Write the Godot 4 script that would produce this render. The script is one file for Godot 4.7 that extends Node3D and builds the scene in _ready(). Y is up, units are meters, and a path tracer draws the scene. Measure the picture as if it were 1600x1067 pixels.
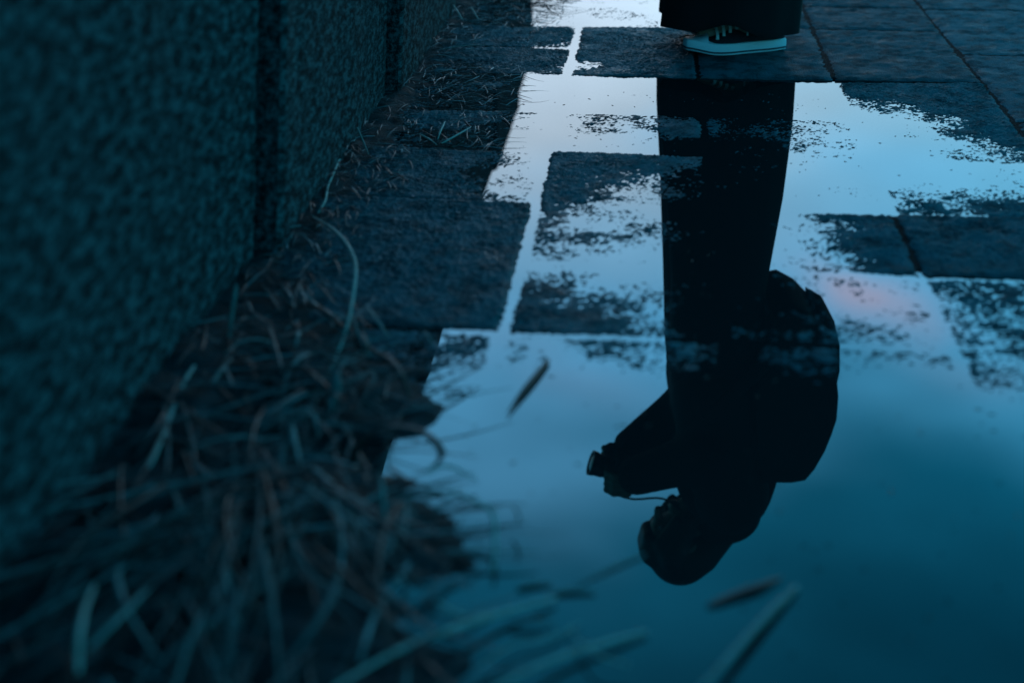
extends Node3D
# A flooded stone footpath at blue hour: a low stone wall, sunken paving, dead grass, and a person whose figure the puddle mirrors.

const YAW := 5.5
const COLS := [-0.59, -0.188, 0.120, 0.432, 0.765, 1.09, 1.42, 1.75, 2.08, 2.41]
const ROWS := [-6.50, -6.20, -5.90, -5.60, -5.31, -5.01, -4.72, -4.42, -4.13, -3.83, -3.57, -3.29, -2.97, -2.68, -2.37, -2.08, -1.81, -1.52, -1.23, -0.95, -0.66, -0.37, -0.08, 0.21]
const R0 := 8   # the row that begins at z = -4.13

var M := {}
var used := {}
var grain: FastNoiseLite
var mid: FastNoiseLite
var coarse: FastNoiseLite
var rng := RandomNumberGenerator.new()
var corner := {}

func numbered(called: String) -> String:
	used[called] = used.get(called, -1) + 1
	return called if used[called] == 0 else "%s_%03d" % [called, used[called]]

func thing(called: String, label: String, category: String, at := Vector3.ZERO, group := "") -> Node3D:
	var o := Node3D.new()
	o.name = numbered(called)
	add_child(o)
	o.position = at
	tag(o, label, category, group)
	return o

func tag(o: Node, label: String, category: String, group := "", kind := "") -> void:
	if label: o.set_meta("label", label)
	if category: o.set_meta("category", category)
	if group: o.set_meta("group", group)
	if kind: o.set_meta("kind", kind)

func part(called: String, mesh: Mesh, m: Material, parent: Node, at := Vector3.ZERO) -> MeshInstance3D:
	var o := MeshInstance3D.new()
	o.name = called
	o.mesh = mesh
	o.material_override = m
	o.position = at
	parent.add_child(o, true)
	return o

func piece(called: String, mesh: Mesh, m: Material) -> MeshInstance3D:
	return part(numbered(called), mesh, m, self)

func commit(v: PackedVector3Array, n: PackedVector3Array, ix: PackedInt32Array, c := PackedColorArray()) -> ArrayMesh:
	var a := []
	a.resize(Mesh.ARRAY_MAX)
	a[Mesh.ARRAY_VERTEX] = v
	a[Mesh.ARRAY_NORMAL] = n
	a[Mesh.ARRAY_INDEX] = ix
	if c.size(): a[Mesh.ARRAY_COLOR] = c
	var m := ArrayMesh.new()
	m.add_surface_from_arrays(Mesh.PRIMITIVE_TRIANGLES, a)
	return m

# smooth normals summed from the faces
func normals(v: PackedVector3Array, ix: PackedInt32Array) -> PackedVector3Array:
	var n := PackedVector3Array()
	n.resize(v.size())
	for k in range(0, ix.size(), 3):
		var a := ix[k]
		var b := ix[k + 1]
		var c := ix[k + 2]
		var f := (v[c] - v[a]).cross(v[b] - v[a])
		n[a] += f
		n[b] += f
		n[c] += f
	for k in n.size():
		n[k] = n[k].normalized() if n[k].length_squared() > 1e-20 else Vector3.UP
	return n

func smooth(v: PackedVector3Array, ix: PackedInt32Array) -> ArrayMesh:
	return commit(v, normals(v, ix), ix)

# rings of equal count joined into a tube; caps closed with a centre point
func loft(rings: Array, cap0 := true, cap1 := true) -> ArrayMesh:
	var v := PackedVector3Array()
	var ix := PackedInt32Array()
	var n: int = rings[0].size()
	for r in rings:
		for p in r: v.append(p)
	for j in rings.size() - 1:
		for i in n:
			var a := j * n + i
			var b := j * n + (i + 1) % n
			ix.append_array([a, b, a + n, b, b + n, a + n])
	for e in 2:
		if (e == 0 and not cap0) or (e == 1 and not cap1): continue
		var base: int = 0 if e == 0 else (rings.size() - 1) * n
		var mid_p := Vector3.ZERO
		for i in n: mid_p += v[base + i]
		v.append(mid_p / n)
		var c := v.size() - 1
		for i in n:
			if e == 0: ix.append_array([base + (i + 1) % n, base + i, c])
			else: ix.append_array([base + i, base + (i + 1) % n, c])
	return smooth(v, ix)

# a tube through points; wide/flat scale the two half-axes of its section
func tube(pts: Array, r: float, flat := 1.0, sides := 6, taper0 := 0.7, taper1 := 0.35, up := Vector3.UP) -> ArrayMesh:
	var path := spline(pts, 4 if pts.size() > 2 else 6)
	var rings := []
	for k in path.size():
		var t: Vector3 = (path[mini(k + 1, path.size() - 1)] - path[maxi(k - 1, 0)]).normalized()
		var s: Vector3 = t.cross(up)
		s = s.normalized() if s.length() > 0.01 else Vector3.RIGHT
		var w: Vector3 = s.cross(t).normalized()
		var f := float(k) / (path.size() - 1)
		var rr := r * minf(1.0, minf(lerpf(taper0, 1.0, minf(1.0, f * 5.0)), lerpf(taper1, 1.0, minf(1.0, (1.0 - f) * 2.2))))
		var ring := []
		for i in sides:
			var a := TAU * i / sides
			ring.append(path[k] + s * cos(a) * rr + w * sin(a) * rr * flat)
		rings.append(ring)
	return loft(rings)

func spline(pts: Array, steps: int) -> Array:
	var out := []
	for k in pts.size() - 1:
		var a: Vector3 = pts[maxi(k - 1, 0)]
		var b: Vector3 = pts[k]
		var c: Vector3 = pts[k + 1]
		var d: Vector3 = pts[mini(k + 2, pts.size() - 1)]
		for j in steps:
			out.append(b.cubic_interpolate(c, a, d, float(j) / steps))
	out.append(pts[-1])
	return out

# tapered capsules [a, b, ra, rb] joined with a smooth minimum and meshed as surface nets
func flesh(bones: Array, cell: float, k: float, st: SurfaceTool = null) -> ArrayMesh:
	var lo := Vector3.INF
	var hi := -Vector3.INF
	for b in bones:
		var rr: float = maxf(b[2], b[3]) + k + cell * 2.0
		for e in 2:
			lo = lo.min(b[e] - Vector3.ONE * rr)
			hi = hi.max(b[e] + Vector3.ONE * rr)
	var nx := int((hi.x - lo.x) / cell) + 2
	var ny := int((hi.y - lo.y) / cell) + 2
	var nz := int((hi.z - lo.z) / cell) + 2
	var acc := PackedFloat32Array()
	acc.resize(nx * ny * nz)
	for b in bones:
		var a: Vector3 = b[0]
		var ab: Vector3 = b[1] - a
		var ra: float = b[2]
		var rb: float = b[3]
		var l2 := maxf(ab.length_squared(), 1e-9)
		var reach := maxf(ra, rb) + 5.0 * k + cell
		var l: Vector3 = (a.min(b[1]) - Vector3.ONE * reach - lo) / cell
		var u: Vector3 = (a.max(b[1]) + Vector3.ONE * reach - lo) / cell
		for z in range(maxi(0, int(l.z)), mini(nz, int(u.z) + 2)):
			for y in range(maxi(0, int(l.y)), mini(ny, int(u.y) + 2)):
				var at := (z * ny + y) * nx
				for x in range(maxi(0, int(l.x)), mini(nx, int(u.x) + 2)):
					var p := lo + Vector3(x, y, z) * cell - a
					var t := clampf(p.dot(ab) / l2, 0.0, 1.0)
					acc[at + x] += exp(-((p - ab * t).length() - lerpf(ra, rb, t)) / k)
	for i in acc.size():
		acc[i] = -k * log(acc[i]) if acc[i] > 1e-30 else 1.0
	var v := PackedVector3Array()
	var ix := PackedInt32Array()
	var id := PackedInt32Array()
	id.resize(nx * ny * nz)
	var off := [0, 1, nx, nx + 1, nx * ny, nx * ny + 1, nx * ny + nx, nx * ny + nx + 1]
	var edges := [[0, 1], [2, 3], [4, 5], [6, 7], [0, 2], [1, 3], [4, 6], [5, 7], [0, 4], [1, 5], [2, 6], [3, 7]]
	for z in nz - 1:
		for y in ny - 1:
			for x in nx - 1:
				var o := (z * ny + y) * nx + x
				var inside := 0
				for c in 8:
					if acc[o + off[c]] < 0.0: inside += 1
				if inside == 0 or inside == 8: continue
				var s := Vector3.ZERO
				var cnt := 0
				for e in edges:
					var d0: float = acc[o + off[e[0]]]
					var d1: float = acc[o + off[e[1]]]
					if (d0 < 0.0) == (d1 < 0.0): continue
					var t := d0 / (d0 - d1)
					var p0 := Vector3(e[0] & 1, (e[0] >> 1) & 1, e[0] >> 2)
					var p1 := Vector3(e[1] & 1, (e[1] >> 1) & 1, e[1] >> 2)
					s += p0.lerp(p1, t)
					cnt += 1
				id[o] = v.size()
				v.append(lo + (Vector3(x, y, z) + s / cnt) * cell)
	var step := [1, nx, nx * ny]
	for z in range(1, nz - 1):
		for y in range(1, ny - 1):
			for x in range(1, nx - 1):
				var o := (z * ny + y) * nx + x
				var d := acc[o]
				for ax in 3:
					var d2: float = acc[o + step[ax]]
					if (d < 0.0) == (d2 < 0.0): continue
					var i1: int = step[(ax + 1) % 3]
					var i2: int = step[(ax + 2) % 3]
					var q := [id[o - i1 - i2], id[o - i2], id[o], id[o - i1]]
					if d < 0.0: ix.append_array([q[0], q[2], q[1], q[0], q[3], q[2]])
					else: ix.append_array([q[0], q[1], q[2], q[0], q[2], q[3]])
	var n := normals(v, ix)
	if st:
		var base := int(st.get_meta("count", 0))
		for i in v.size():
			st.set_normal(n[i])
			st.add_vertex(v[i])
		for i in ix: st.add_index(base + i)
		st.set_meta("count", base + v.size())
		return null
	return commit(v, n, ix)

# ---------------------------------------------------------------- materials
func noise_tex(freq: float, oct: int, stops: Array, size := 512, normal := 0.0, kind := FastNoiseLite.TYPE_SIMPLEX_SMOOTH, seed_ := 1, gain := 0.5) -> NoiseTexture2D:
	var n := FastNoiseLite.new()
	n.noise_type = kind
	n.frequency = freq
	n.fractal_octaves = oct
	n.seed = seed_
	n.fractal_gain = gain
	var t := NoiseTexture2D.new()
	t.width = size
	t.height = size
	t.seamless = true
	t.noise = n
	if normal > 0.0:
		t.as_normal_map = true
		t.bump_strength = normal
	elif stops.size():
		var g := Gradient.new()
		var offs := PackedFloat32Array()
		var cols := PackedColorArray()
		for s in stops:
			offs.append(s[0])
			cols.append(s[1].linear_to_srgb() if s[1] is Color else Color(s[1], s[1], s[1]))
		g.offsets = offs
		g.colors = cols
		t.color_ramp = g
	return t

func mat(called: String, lin: Color, rough: float, spec := 0.5) -> StandardMaterial3D:
	var m := StandardMaterial3D.new()
	m.resource_name = called
	m.albedo_color = lin.linear_to_srgb()
	m.roughness = rough
	m.metallic_specular = spec
	M[called] = m
	return m

func tri(m: StandardMaterial3D, scale: float, offset := Vector3.ZERO) -> StandardMaterial3D:
	m.uv1_triplanar = true
	m.uv1_world_triplanar = true
	m.uv1_scale = Vector3.ONE * scale
	m.uv1_offset = offset
	m.uv1_triplanar_sharpness = 4.0
	return m

func materials() -> void:
	var stone_a := noise_tex(0.007, 7, [[0.0, Color(0.3, 0.3, 0.3)], [0.35, Color(0.5, 0.5, 0.5)], [0.5, Color(0.8, 0.8, 0.79)], [0.65, Color(0.95, 0.95, 0.95)], [1.0, Color(1, 1, 1)]], 1024, 0.0, FastNoiseLite.TYPE_SIMPLEX_SMOOTH, 1, 0.66)
	var stone_n := noise_tex(0.09, 4, [], 1024, 5.0, FastNoiseLite.TYPE_SIMPLEX_SMOOTH, 5)
	var stone_r := noise_tex(0.012, 4, [[0.0, 0.62], [0.5, 0.85], [1.0, 1.0]], 512, 0.0, FastNoiseLite.TYPE_SIMPLEX_SMOOTH, 8)
	for k in 3:
		var m := tri(mat("paving_stone_%d" % k, [Color(0.033, 0.092, 0.11), Color(0.027, 0.08, 0.095), Color(0.038, 0.106, 0.124)][k], 0.95, 0.1), 1.7, Vector3(0.3 * k, 0, 0.17 * k))
		m.albedo_texture = stone_a
		m.normal_enabled = true
		m.normal_texture = stone_n
		m.normal_scale = 0.55
		m.roughness_texture = stone_r
	for k in 3:   # the same stone, soaked: smoother to the light
		var m: StandardMaterial3D = M["paving_stone_%d" % k].duplicate()
		m.resource_name = "wet_stone_%d" % k
		m.roughness = 0.7
		m.metallic_specular = 0.14
		M[m.resource_name] = m
	var bed := tri(mat("joint_grit", Color(0.006, 0.013, 0.015), 0.9, 0.1), 3.0)
	bed.albedo_texture = stone_a
	bed.normal_enabled = true
	bed.normal_texture = stone_n
	var soil := tri(mat("soil", Color(0.014, 0.026, 0.03), 0.8, 0.2), 4.0)
	soil.albedo_texture = stone_a
	soil.normal_enabled = true
	soil.normal_texture = stone_n
	soil.normal_scale = 1.0
	var wall_a := noise_tex(0.02, 6, [[0.0, Color(0.012, 0.013, 0.013)], [0.32, Color(0.03, 0.032, 0.032)], [0.46, Color(0.075, 0.077, 0.077)], [0.58, Color(0.2, 0.21, 0.205)], [0.72, Color(0.36, 0.37, 0.36)], [1.0, Color(0.45, 0.45, 0.44)]], 1024, 0.0, FastNoiseLite.TYPE_SIMPLEX_SMOOTH, 3, 0.85)
	var wall := tri(mat("granite", Color(0.15, 0.25, 0.285), 0.9, 0.1), 1.0)
	wall.uv1_scale = Vector3(2.3, 2.3, 0.9)
	wall.albedo_texture = wall_a
	wall.normal_enabled = true
	wall.normal_texture = noise_tex(0.06, 5, [], 1024, 8.0, FastNoiseLite.TYPE_SIMPLEX_SMOOTH, 13)
	wall.normal_scale = 0.2
	var far := tri(mat("far_ground", Color(0.05, 0.052, 0.052), 0.9, 0.3), 0.6)
	far.albedo_texture = stone_a
	mat("water", Color(0.008, 0.011, 0.012), 0.0, 0.354)   # muddy: nothing of the bed shows through
	var sg := noise_tex(0.03, 3, [[0.0, Color(0.5, 0.47, 0.42)], [0.5, Color(0.85, 0.84, 0.82)], [1.0, Color(1, 1, 1)]], 256, 0.0, FastNoiseLite.TYPE_SIMPLEX_SMOOTH, 21)
	for d in [["straw_pale", Color(0.32, 0.34, 0.315), 0.6], ["straw_grey", Color(0.12, 0.185, 0.185), 0.6], ["straw_dark", Color(0.014, 0.018, 0.017), 0.5], ["grass_wet", Color(0.017, 0.038, 0.041), 0.6], ["grass_dry", Color(0.04, 0.085, 0.088), 0.7]]:
		var m := tri(mat(d[0], d[1], d[2], 0.25), 12.0)
		m.albedo_texture = sg
	var l := mat("litter", Color(1, 1, 1), 0.5, 0.35)
	l.vertex_color_use_as_albedo = true
	var weave := noise_tex(0.25, 2, [], 256, 3.0, FastNoiseLite.TYPE_VALUE, 4)
	for d in [["trouser_cloth", Color(0.012, 0.012, 0.014), 0.95], ["jacket_cloth", Color(0.014, 0.014, 0.016), 0.85], ["bag_cloth", Color(0.016, 0.016, 0.018), 0.8], ["canvas", Color(0.02, 0.022, 0.03), 0.9]]:
		var m := tri(mat(d[0], d[1], d[2], 0.3), 14.0)
		m.normal_enabled = true
		m.normal_texture = weave
		m.normal_scale = 0.5
	mat("rubber", Color(0.7, 0.72, 0.78), 0.55)
	mat("rubber_line", Color(0.02, 0.025, 0.05), 0.6)
	mat("lace", Color(0.7, 0.7, 0.68), 0.9)
	mat("skin", Color(0.34, 0.21, 0.155), 0.5)
	mat("hair", Color(0.012, 0.01, 0.009), 0.5)
	mat("eye", Color(0.5, 0.5, 0.5), 0.2)
	mat("black_plastic", Color(0.012, 0.012, 0.012), 0.4)
	mat("lens_glass", Color(0.5, 0.52, 0.55), 0.05, 0.9)

# ---------------------------------------------------------------- paving
# heights over the water, in millimetres: far left, far right, near left, near right
func set_corners() -> void:
	var T := {
		0: {-1: [-1.0, -2.0, -1.0, -1.6], 0: [0.0, -1.6, 0.4, -1.8], 1: [2.4, 1.4, 1.8, 0.9], 2: [2.0, 2.6, -1.2, 1.6], 3: [0.3, -3.4, 0.0, -3.4], 4: [0.3, -0.3, -0.5, -3.0], 5: [6, -2, 5, -2], 6: [6, 4.5, 6.5, 5], 7: [6.5, 5, 6.5, 4.5], 8: [3, 0.6, -2, -2.6], 9: [-3, -5, -4, -6]},
		1: {-1: [-2, -2, -1.5, -1.5], 0: [-1.2, -1.3, -1.6, -1.3], 1: [3.0, 5.5, 2.6, 6], 2: [2.4, 6, 2.2, 5], 3: [-3.2, -2.8, -3.0, -2.4], 4: [-0.2, -0.3, -2.6, -1.9], 5: [5, 1.4, 1.6, -3.4], 6: [1.6, -3.4, 0.0, -2.4], 7: [-1.6, -2.4, 5.0, -2.4], 8: [0.5, 0.3, -4.6, -4.6], 9: [-6, -6, -6, -6]},
		2: {-1: [8, 9, 8, 9], 0: [7, 9, 7, 9], 1: [8, 9, 8, 9], 2: [8, 9, 6, 7], 3: [-2.8, -2.9, -2.6, -2.8], 4: [-0.7, -0.4, -2.0, -1.6], 5: [-1.8, -2.0, -2.8, -2.4], 6: [-5, 3.8, -4, 3.0], 7: [-1.4, -1.8, -1.5, -1.6], 8: [-1.6, -1.1, -4.6, -3.0], 9: [-6, -6, -6, -6]},
		3: {-1: [9, 9, 9, 9], 0: [9, 9, 9, 9], 1: [9, 9, 9, 9], 2: [9, 9, 7, 9], 3: [1.5, 9, -3.0, 5], 4: [-3.2, 5, -3, -0.2], 5: [-4, -4, 1.0, 4], 6: [4, 7, 4, 7], 7: [-0.6, 3, -0.4, 2.6], 8: [-0.5, 1.8, -2.8, -1.0], 9: [-5, -1, -5, -2.4], 10: [-6, -3, -6, -3]},
		4: {2: [8, 8, 8, 8], 3: [8, 8, 6, 8], 4: [6, 8, 1, 8], 5: [1, 7, 4, 7], 6: [7, 8, 7, 8], 7: [7, 8, 4, 8], 8: [3, 8, 2, 8], 9: [2, 8, 1, 7], 10: [1, 7, 1, 7]},
	}
	for c in COLS.size() - 1:
		for r in ROWS.size() - 1:
			var a: Array
			var row: int = r - R0
			if T.has(c) and T[c].has(row): a = T[c][row]
			elif c <= 3 and row > 9 and row <= 11: a = [-6, -6, -6, -6]
			else:
				var b := rng.randf_range(6.5, 10.0) if c >= 2 or row < -1 else rng.randf_range(3.0, 6.0)
				a = [b + rng.randf_range(-1, 1), b + rng.randf_range(-1, 1), b + rng.randf_range(-1, 1), b + rng.randf_range(-1, 1)]
			corner[Vector2i(c, r)] = a

# slabs two rows long: column -> first rows
const LONG := {0: [6], 1: [1, 5], 2: [1], 3: [1, 3, 7], 4: [0, 2, 4, 6, 8], 5: [-1, 1, 3, 5, 7], 6: [0, 2, 4, 6]}

func row_of(z: float) -> int:
	var r := 0
	while r < ROWS.size() - 2 and z > ROWS[r + 1]: r += 1
	return r

# soft local rises and dips: x, z, radius, millimetres
const BUMPS := [[0.085, -2.86, 0.055, 4.5], [-0.14, -3.40, 0.05, -3.5], [0.62, -3.0, 0.09, -2.5], [0.36, -2.2, 0.06, 1.5], [0.28, -1.86, 0.07, 1.0], [0.3, -2.02, 0.05, 0.9], [0.02, -2.24, 0.05, 1.6], [-0.42, -2.9, 0.08, 2.0], [-0.35, -3.2, 0.06, 2.2], [0.5, -1.7, 0.08, 1.2], [0.24, -1.74, 0.05, 0.9], [-0.02, -1.72, 0.06, 1.0]]

func base_height(x: float, z: float, c: int, r: int) -> float:
	var a: Array = corner[Vector2i(c, r)]
	var u := clampf((x - COLS[c]) / (COLS[c + 1] - COLS[c]), 0.0, 1.0)
	var w := clampf((z - ROWS[r]) / (ROWS[r + 1] - ROWS[r]), 0.0, 1.0)
	var hgt := lerpf(lerpf(a[0], a[1], u), lerpf(a[2], a[3], u), w)
	for b in BUMPS:
		var d2: float = ((x - b[0]) * (x - b[0]) + (z - b[1]) * (z - b[1])) / (b[2] * b[2])
		if d2 < 6.0: hgt += b[3] * exp(-d2)
	return hgt

func surface_height(x: float, z: float, c: int, r: int) -> float:
	var hgt := base_height(x, z, c, r)
	hgt += mid.get_noise_2d(x, z) * 1.3 + coarse.get_noise_2d(x, z) * 1.6
	var g := grain.get_noise_2d(x, z)
	hgt += mid.get_noise_2d(x * 3.1 + 4.0, z * 3.1 + 9.0) * 1.5
	return (hgt + g * (2.5 + 1.6 * coarse.get_noise_2d(x * 1.7 + 2.0, z * 1.7))) * 0.001

func slab_mesh(c: int, r: int, r1: int, cell: float) -> ArrayMesh:
	var gap := 0.0045
	var x0: float = COLS[c] + (0.009 if c == 1 else gap) + rng.randf_range(-0.0015, 0.0015)
	var x1: float = COLS[c + 1] - (0.006 if c == 0 else gap) + rng.randf_range(-0.0015, 0.0015)
	var z0: float = ROWS[r] + gap + rng.randf_range(-0.0015, 0.0015)
	var z1: float = ROWS[r1 + 1] - gap + rng.randf_range(-0.0015, 0.0015)
	var nx := maxi(2, int((x1 - x0) / cell))
	var nz := maxi(2, int((z1 - z0) / cell))
	var v := PackedVector3Array()
	var ix := PackedInt32Array()
	for j in nz + 1:
		for i in nx + 1:
			var x := lerpf(x0, x1, float(i) / nx)
			var z := lerpf(z0, z1, float(j) / nz)
			var e := minf(minf(x - x0, x1 - x), minf(z - z0, z1 - z))
			var chip := 0.010 + 0.006 * mid.get_noise_2d(x * 2.0 + 7.0, z * 2.0)
			var y := surface_height(x, z, c, r if r == r1 else row_of(z))
			var ec := Vector2(minf(x - x0, x1 - x), minf(z - z0, z1 - z)).length()
			chip += 0.022 * smoothstep(0.05, 0.0, ec) * (0.5 + coarse.get_noise_2d(x * 5.0, z * 5.0))
			if e < chip and cell < 0.02:
				var q := 1.0 - e / chip
				y -= 0.0032 * q * q
			var wob := 0.006 * mid.get_noise_2d(x * 3.0 + 3.0, z * 3.0 - 5.0)
			v.append(Vector3(x + (wob if i == 0 or i == nx else 0.0), y, z + (wob if j == 0 or j == nz else 0.0)))
	for j in nz:
		for i in nx:
			var a := j * (nx + 1) + i
			ix.append_array([a, a + 1, a + nx + 1, a + 1, a + nx + 2, a + nx + 1])
	var n := normals(v, ix)
	# sides
	var loop := []
	for i in nx: loop.append(i)
	for j in nz: loop.append(j * (nx + 1) + nx)
	for i in nx: loop.append(nz * (nx + 1) + nx - i)
	for j in nz: loop.append((nz - j) * (nx + 1))
	var cnt := loop.size()
	var s0 := v.size()
	var mid_p := Vector3((x0 + x1) / 2, 0, (z0 + z1) / 2)
	for k in cnt:
		var p: Vector3 = v[loop[k]]
		var o := p - mid_p
		var out := Vector3(signf(o.x), 0, 0) if absf(o.x) / (x1 - x0) > absf(o.z) / (z1 - z0) else Vector3(0, 0, signf(o.z))
		v.append(p)
		n.append((out + n[loop[k]]).normalized())
		v.append(Vector3(p.x, -0.04, p.z))
		n.append(out)
	for k in cnt:
		var a := s0 + 2 * k
		var b := s0 + 2 * ((k + 1) % cnt)
		ix.append_array([a, a + 1, b, b, a + 1, b + 1])
	return commit(v, n, ix)

func paving() -> void:
	set_corners()
	var root := Node3D.new()
	root.name = "pavement"
	root.set_meta("kind", "structure")
	add_child(root)
	for c in COLS.size() - 1:
		for r in ROWS.size() - 1:
			var row := r - R0
			if LONG.has(c) and (row - 1) in LONG[c]: continue
			var last: int = r + 1 if LONG.has(c) and row in LONG[c] else r
			var cell := 0.06
			if row >= -1 and row <= 11 and c <= 4:
				cell = 0.0034
				if c == 4 or row > 9 or (c >= 2 and row <= 1): cell = 0.011
			var wet: bool = c <= 1
			var kind := ("wet_stone_%d" if wet else "paving_stone_%d") % rng.randi_range(0, 2)
			part("paving_slab", slab_mesh(c, r, last, cell), M[kind], root)
	# joint bed between and under the slabs
	var v := PackedVector3Array()
	var ix := PackedInt32Array()
	var nx := 150
	var nz := 340
	for j in nz + 1:
		for i in nx + 1:
			var x := lerpf(-0.64, 2.42, float(i) / nx)
			var z := lerpf(-6.52, 0.22, float(j) / nz)
			var c := 0
			while c < COLS.size() - 2 and x > COLS[c + 1]: c += 1
			var r := 0
			while r < ROWS.size() - 2 and z > ROWS[r + 1]: r += 1
			v.append(Vector3(x, (base_height(x, z, c, r) - (8.5 if x < 0.0 or base_height(x, z, c, r) < 1.0 else 2.8) + 1.2 * mid.get_noise_2d(x, z)) * 0.001, z))
	for j in nz:
		for i in nx:
			var a := j * (nx + 1) + i
			ix.append_array([a, a + 1, a + nx + 1, a + 1, a + nx + 2, a + nx + 1])
	var bed := piece("joint_bed", smooth(v, ix), M.joint_grit)
	bed.set_meta("kind", "structure")
	var pm := PlaneMesh.new()
	pm.size = Vector2(240, 240)
	var g := piece("ground", pm, M.far_ground)
	g.position.y = -0.034
	g.set_meta("kind", "structure")
	var wm := PlaneMesh.new()
	wm.size = Vector2(1.72, 4.66)
	wm.subdivide_depth = 1
	var w := piece("puddle", wm, M.water)
	w.position = Vector3(0.22, 0.0, -2.33)
	w.set_meta("kind", "structure")

# ---------------------------------------------------------------- wall
func block_mesh(z0: float, z1: float, face: float, top: float, lean0: float, lean1: float) -> ArrayMesh:
	var depth := 0.36
	var lo := Vector3(face - depth, -0.05, z0)
	var hi := Vector3(face, top, z1)
	var st := SurfaceTool.new()
	var v := PackedVector3Array()
	var ix := PackedInt32Array()
	var axes := [[0, 1, 2], [1, 2, 0], [2, 0, 1]]
	for ax in axes:
		for side in 2:
			var cell := 0.016 if (ax[0] == 0 and side == 1) else 0.035
			var nu := int((hi[ax[1]] - lo[ax[1]]) / cell)
			var nv := int((hi[ax[2]] - lo[ax[2]]) / cell)
			var b0 := v.size()
			for j in nv + 1:
				for i in nu + 1:
					var p := Vector3.ZERO
					p[ax[0]] = hi[ax[0]] if side else lo[ax[0]]
					p[ax[1]] = lerpf(lo[ax[1]], hi[ax[1]], float(i) / nu)
					p[ax[2]] = lerpf(lo[ax[2]], hi[ax[2]], float(j) / nv)
					# round the arrises, then rough-hew
					var r := 0.022
					var q := p.clamp(lo + Vector3.ONE * r, hi - Vector3.ONE * r)
					var o := p - q
					p = q + o.normalized() * minf(o.length(), r)
					var nn := o.normalized()
					p += nn * (0.005 * coarse.get_noise_3d(p.x * 0.7, p.y * 0.7, p.z * 0.7) + 0.0013 * mid.get_noise_3d(p.x, p.y, p.z))
					p.z += lerpf(lean0, lean1, clampf((p.z - z0) / (z1 - z0), 0.0, 1.0)) * p.y
					v.append(p)
			for j in nv:
				for i in nu:
					var a := b0 + j * (nu + 1) + i
					if side: ix.append_array([a, a + nu + 1, a + 1, a + 1, a + nu + 1, a + nu + 2])
					else: ix.append_array([a, a + 1, a + nu + 1, a + 1, a + nu + 2, a + nu + 1])
	return smooth(v, ix)

func wall() -> void:
	var t := thing("stone_wall", "low dark granite wall of rough upright blocks along the flooded path", "wall")
	var cuts := [0.9, -0.02, -1.0, -2.06, -3.06, -4.03, -5.05, -6.05, -7.0]
	var face := [-0.595, -0.6, -0.605, -0.572, -0.545, -0.56, -0.55, -0.57]
	var lean := [0.0, 0.0, -0.1, -0.38, -0.28, -0.2, -0.1, 0.0, 0.0]
	for k in cuts.size() - 1:
		part("stone_block", block_mesh(cuts[k + 1] + 0.006, cuts[k] - 0.006, face[k], 0.835 + [0.01, 0.0, 0.003, -0.004, 0.004, -0.01, 0.006, 0.0][k], lean[k + 1], lean[k]), M.granite, t)

# ---------------------------------------------------------------- litter and plants
func litter_height(x: float, z: float) -> float:
	# the soil drift along the wall foot, in metres; below zero means none
	var d := x + 0.6
	var near := smoothstep(-2.05, -1.5, z)
	var w := lerpf(0.10, 0.36, near) + 0.10 * smoothstep(-1.5, -1.0, z) - 0.10 * exp(-pow((z + 1.46) / 0.06, 2.0))
	w *= 1.0 + 0.3 * coarse.get_noise_1d(z * 2.0) + 0.16 * mid.get_noise_2d(x * 0.7, z * 0.7)
	var top := lerpf(0.012, 0.03, near)
	var f := 1.0 - d / w
	return top * (f if f < 0.0 else f * (2.0 - f)) * (1.0 + 0.5 * coarse.get_noise_2d(x * 2.0, z * 2.0)) + 0.006 * mid.get_noise_2d(x * 0.6, z * 0.6) - 0.001

func soil() -> void:
	var v := PackedVector3Array()
	var ix := PackedInt32Array()
	var nx := 50
	var nz := 360
	for j in nz + 1:
		for i in nx + 1:
			var x := lerpf(-0.66, -0.14, float(i) / nx)
			var z := lerpf(-4.9, -0.5, float(j) / nz)
			v.append(Vector3(x, maxf(-0.012, litter_height(x, z)) + 0.0012 * grain.get_noise_2d(x, z), z))
	for j in nz:
		for i in nx:
			var a := j * (nx + 1) + i
			if v[a].y < -0.011 and v[a + 1].y < -0.011 and v[a + nx + 1].y < -0.011: continue
			ix.append_array([a, a + 1, a + nx + 1, a + 1, a + nx + 2, a + nx + 1])
	var o := piece("soil_drift", smooth(v, ix), M.soil)
	tag(o, "drift of dark wet soil banked up along the foot of the wall", "soil", "", "stuff")

# one thin bent blade added to growing arrays
func add_blade(v: PackedVector3Array, n: PackedVector3Array, ix: PackedInt32Array, col: PackedColorArray, pts: Array, w: float, c: Color) -> void:
	var b0 := v.size()
	var cnt := pts.size()
	for k in cnt:
		var t: Vector3 = (pts[mini(k + 1, cnt - 1)] - pts[maxi(k - 1, 0)]).normalized()
		var s := t.cross(Vector3.UP)
		s = s.normalized() if s.length() > 0.05 else Vector3.RIGHT
		var u := s.cross(t)
		var f := float(k) / (cnt - 1)
		var r := w * (1.0 - 0.75 * f * f) * (0.6 + 0.4 * minf(1.0, f * 4.0))
		v.append(pts[k] - s * r)
		v.append(pts[k] + u * r * 0.45)
		v.append(pts[k] + s * r)
		n.append((u - s).normalized())
		n.append(u)
		n.append((u + s).normalized())
		for q in 3: col.append(c)
	for k in cnt - 1:
		var a := b0 + 3 * k
		ix.append_array([a, a + 3, a + 1, a + 1, a + 3, a + 4, a + 1, a + 4, a + 2, a + 2, a + 4, a + 5])

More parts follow.
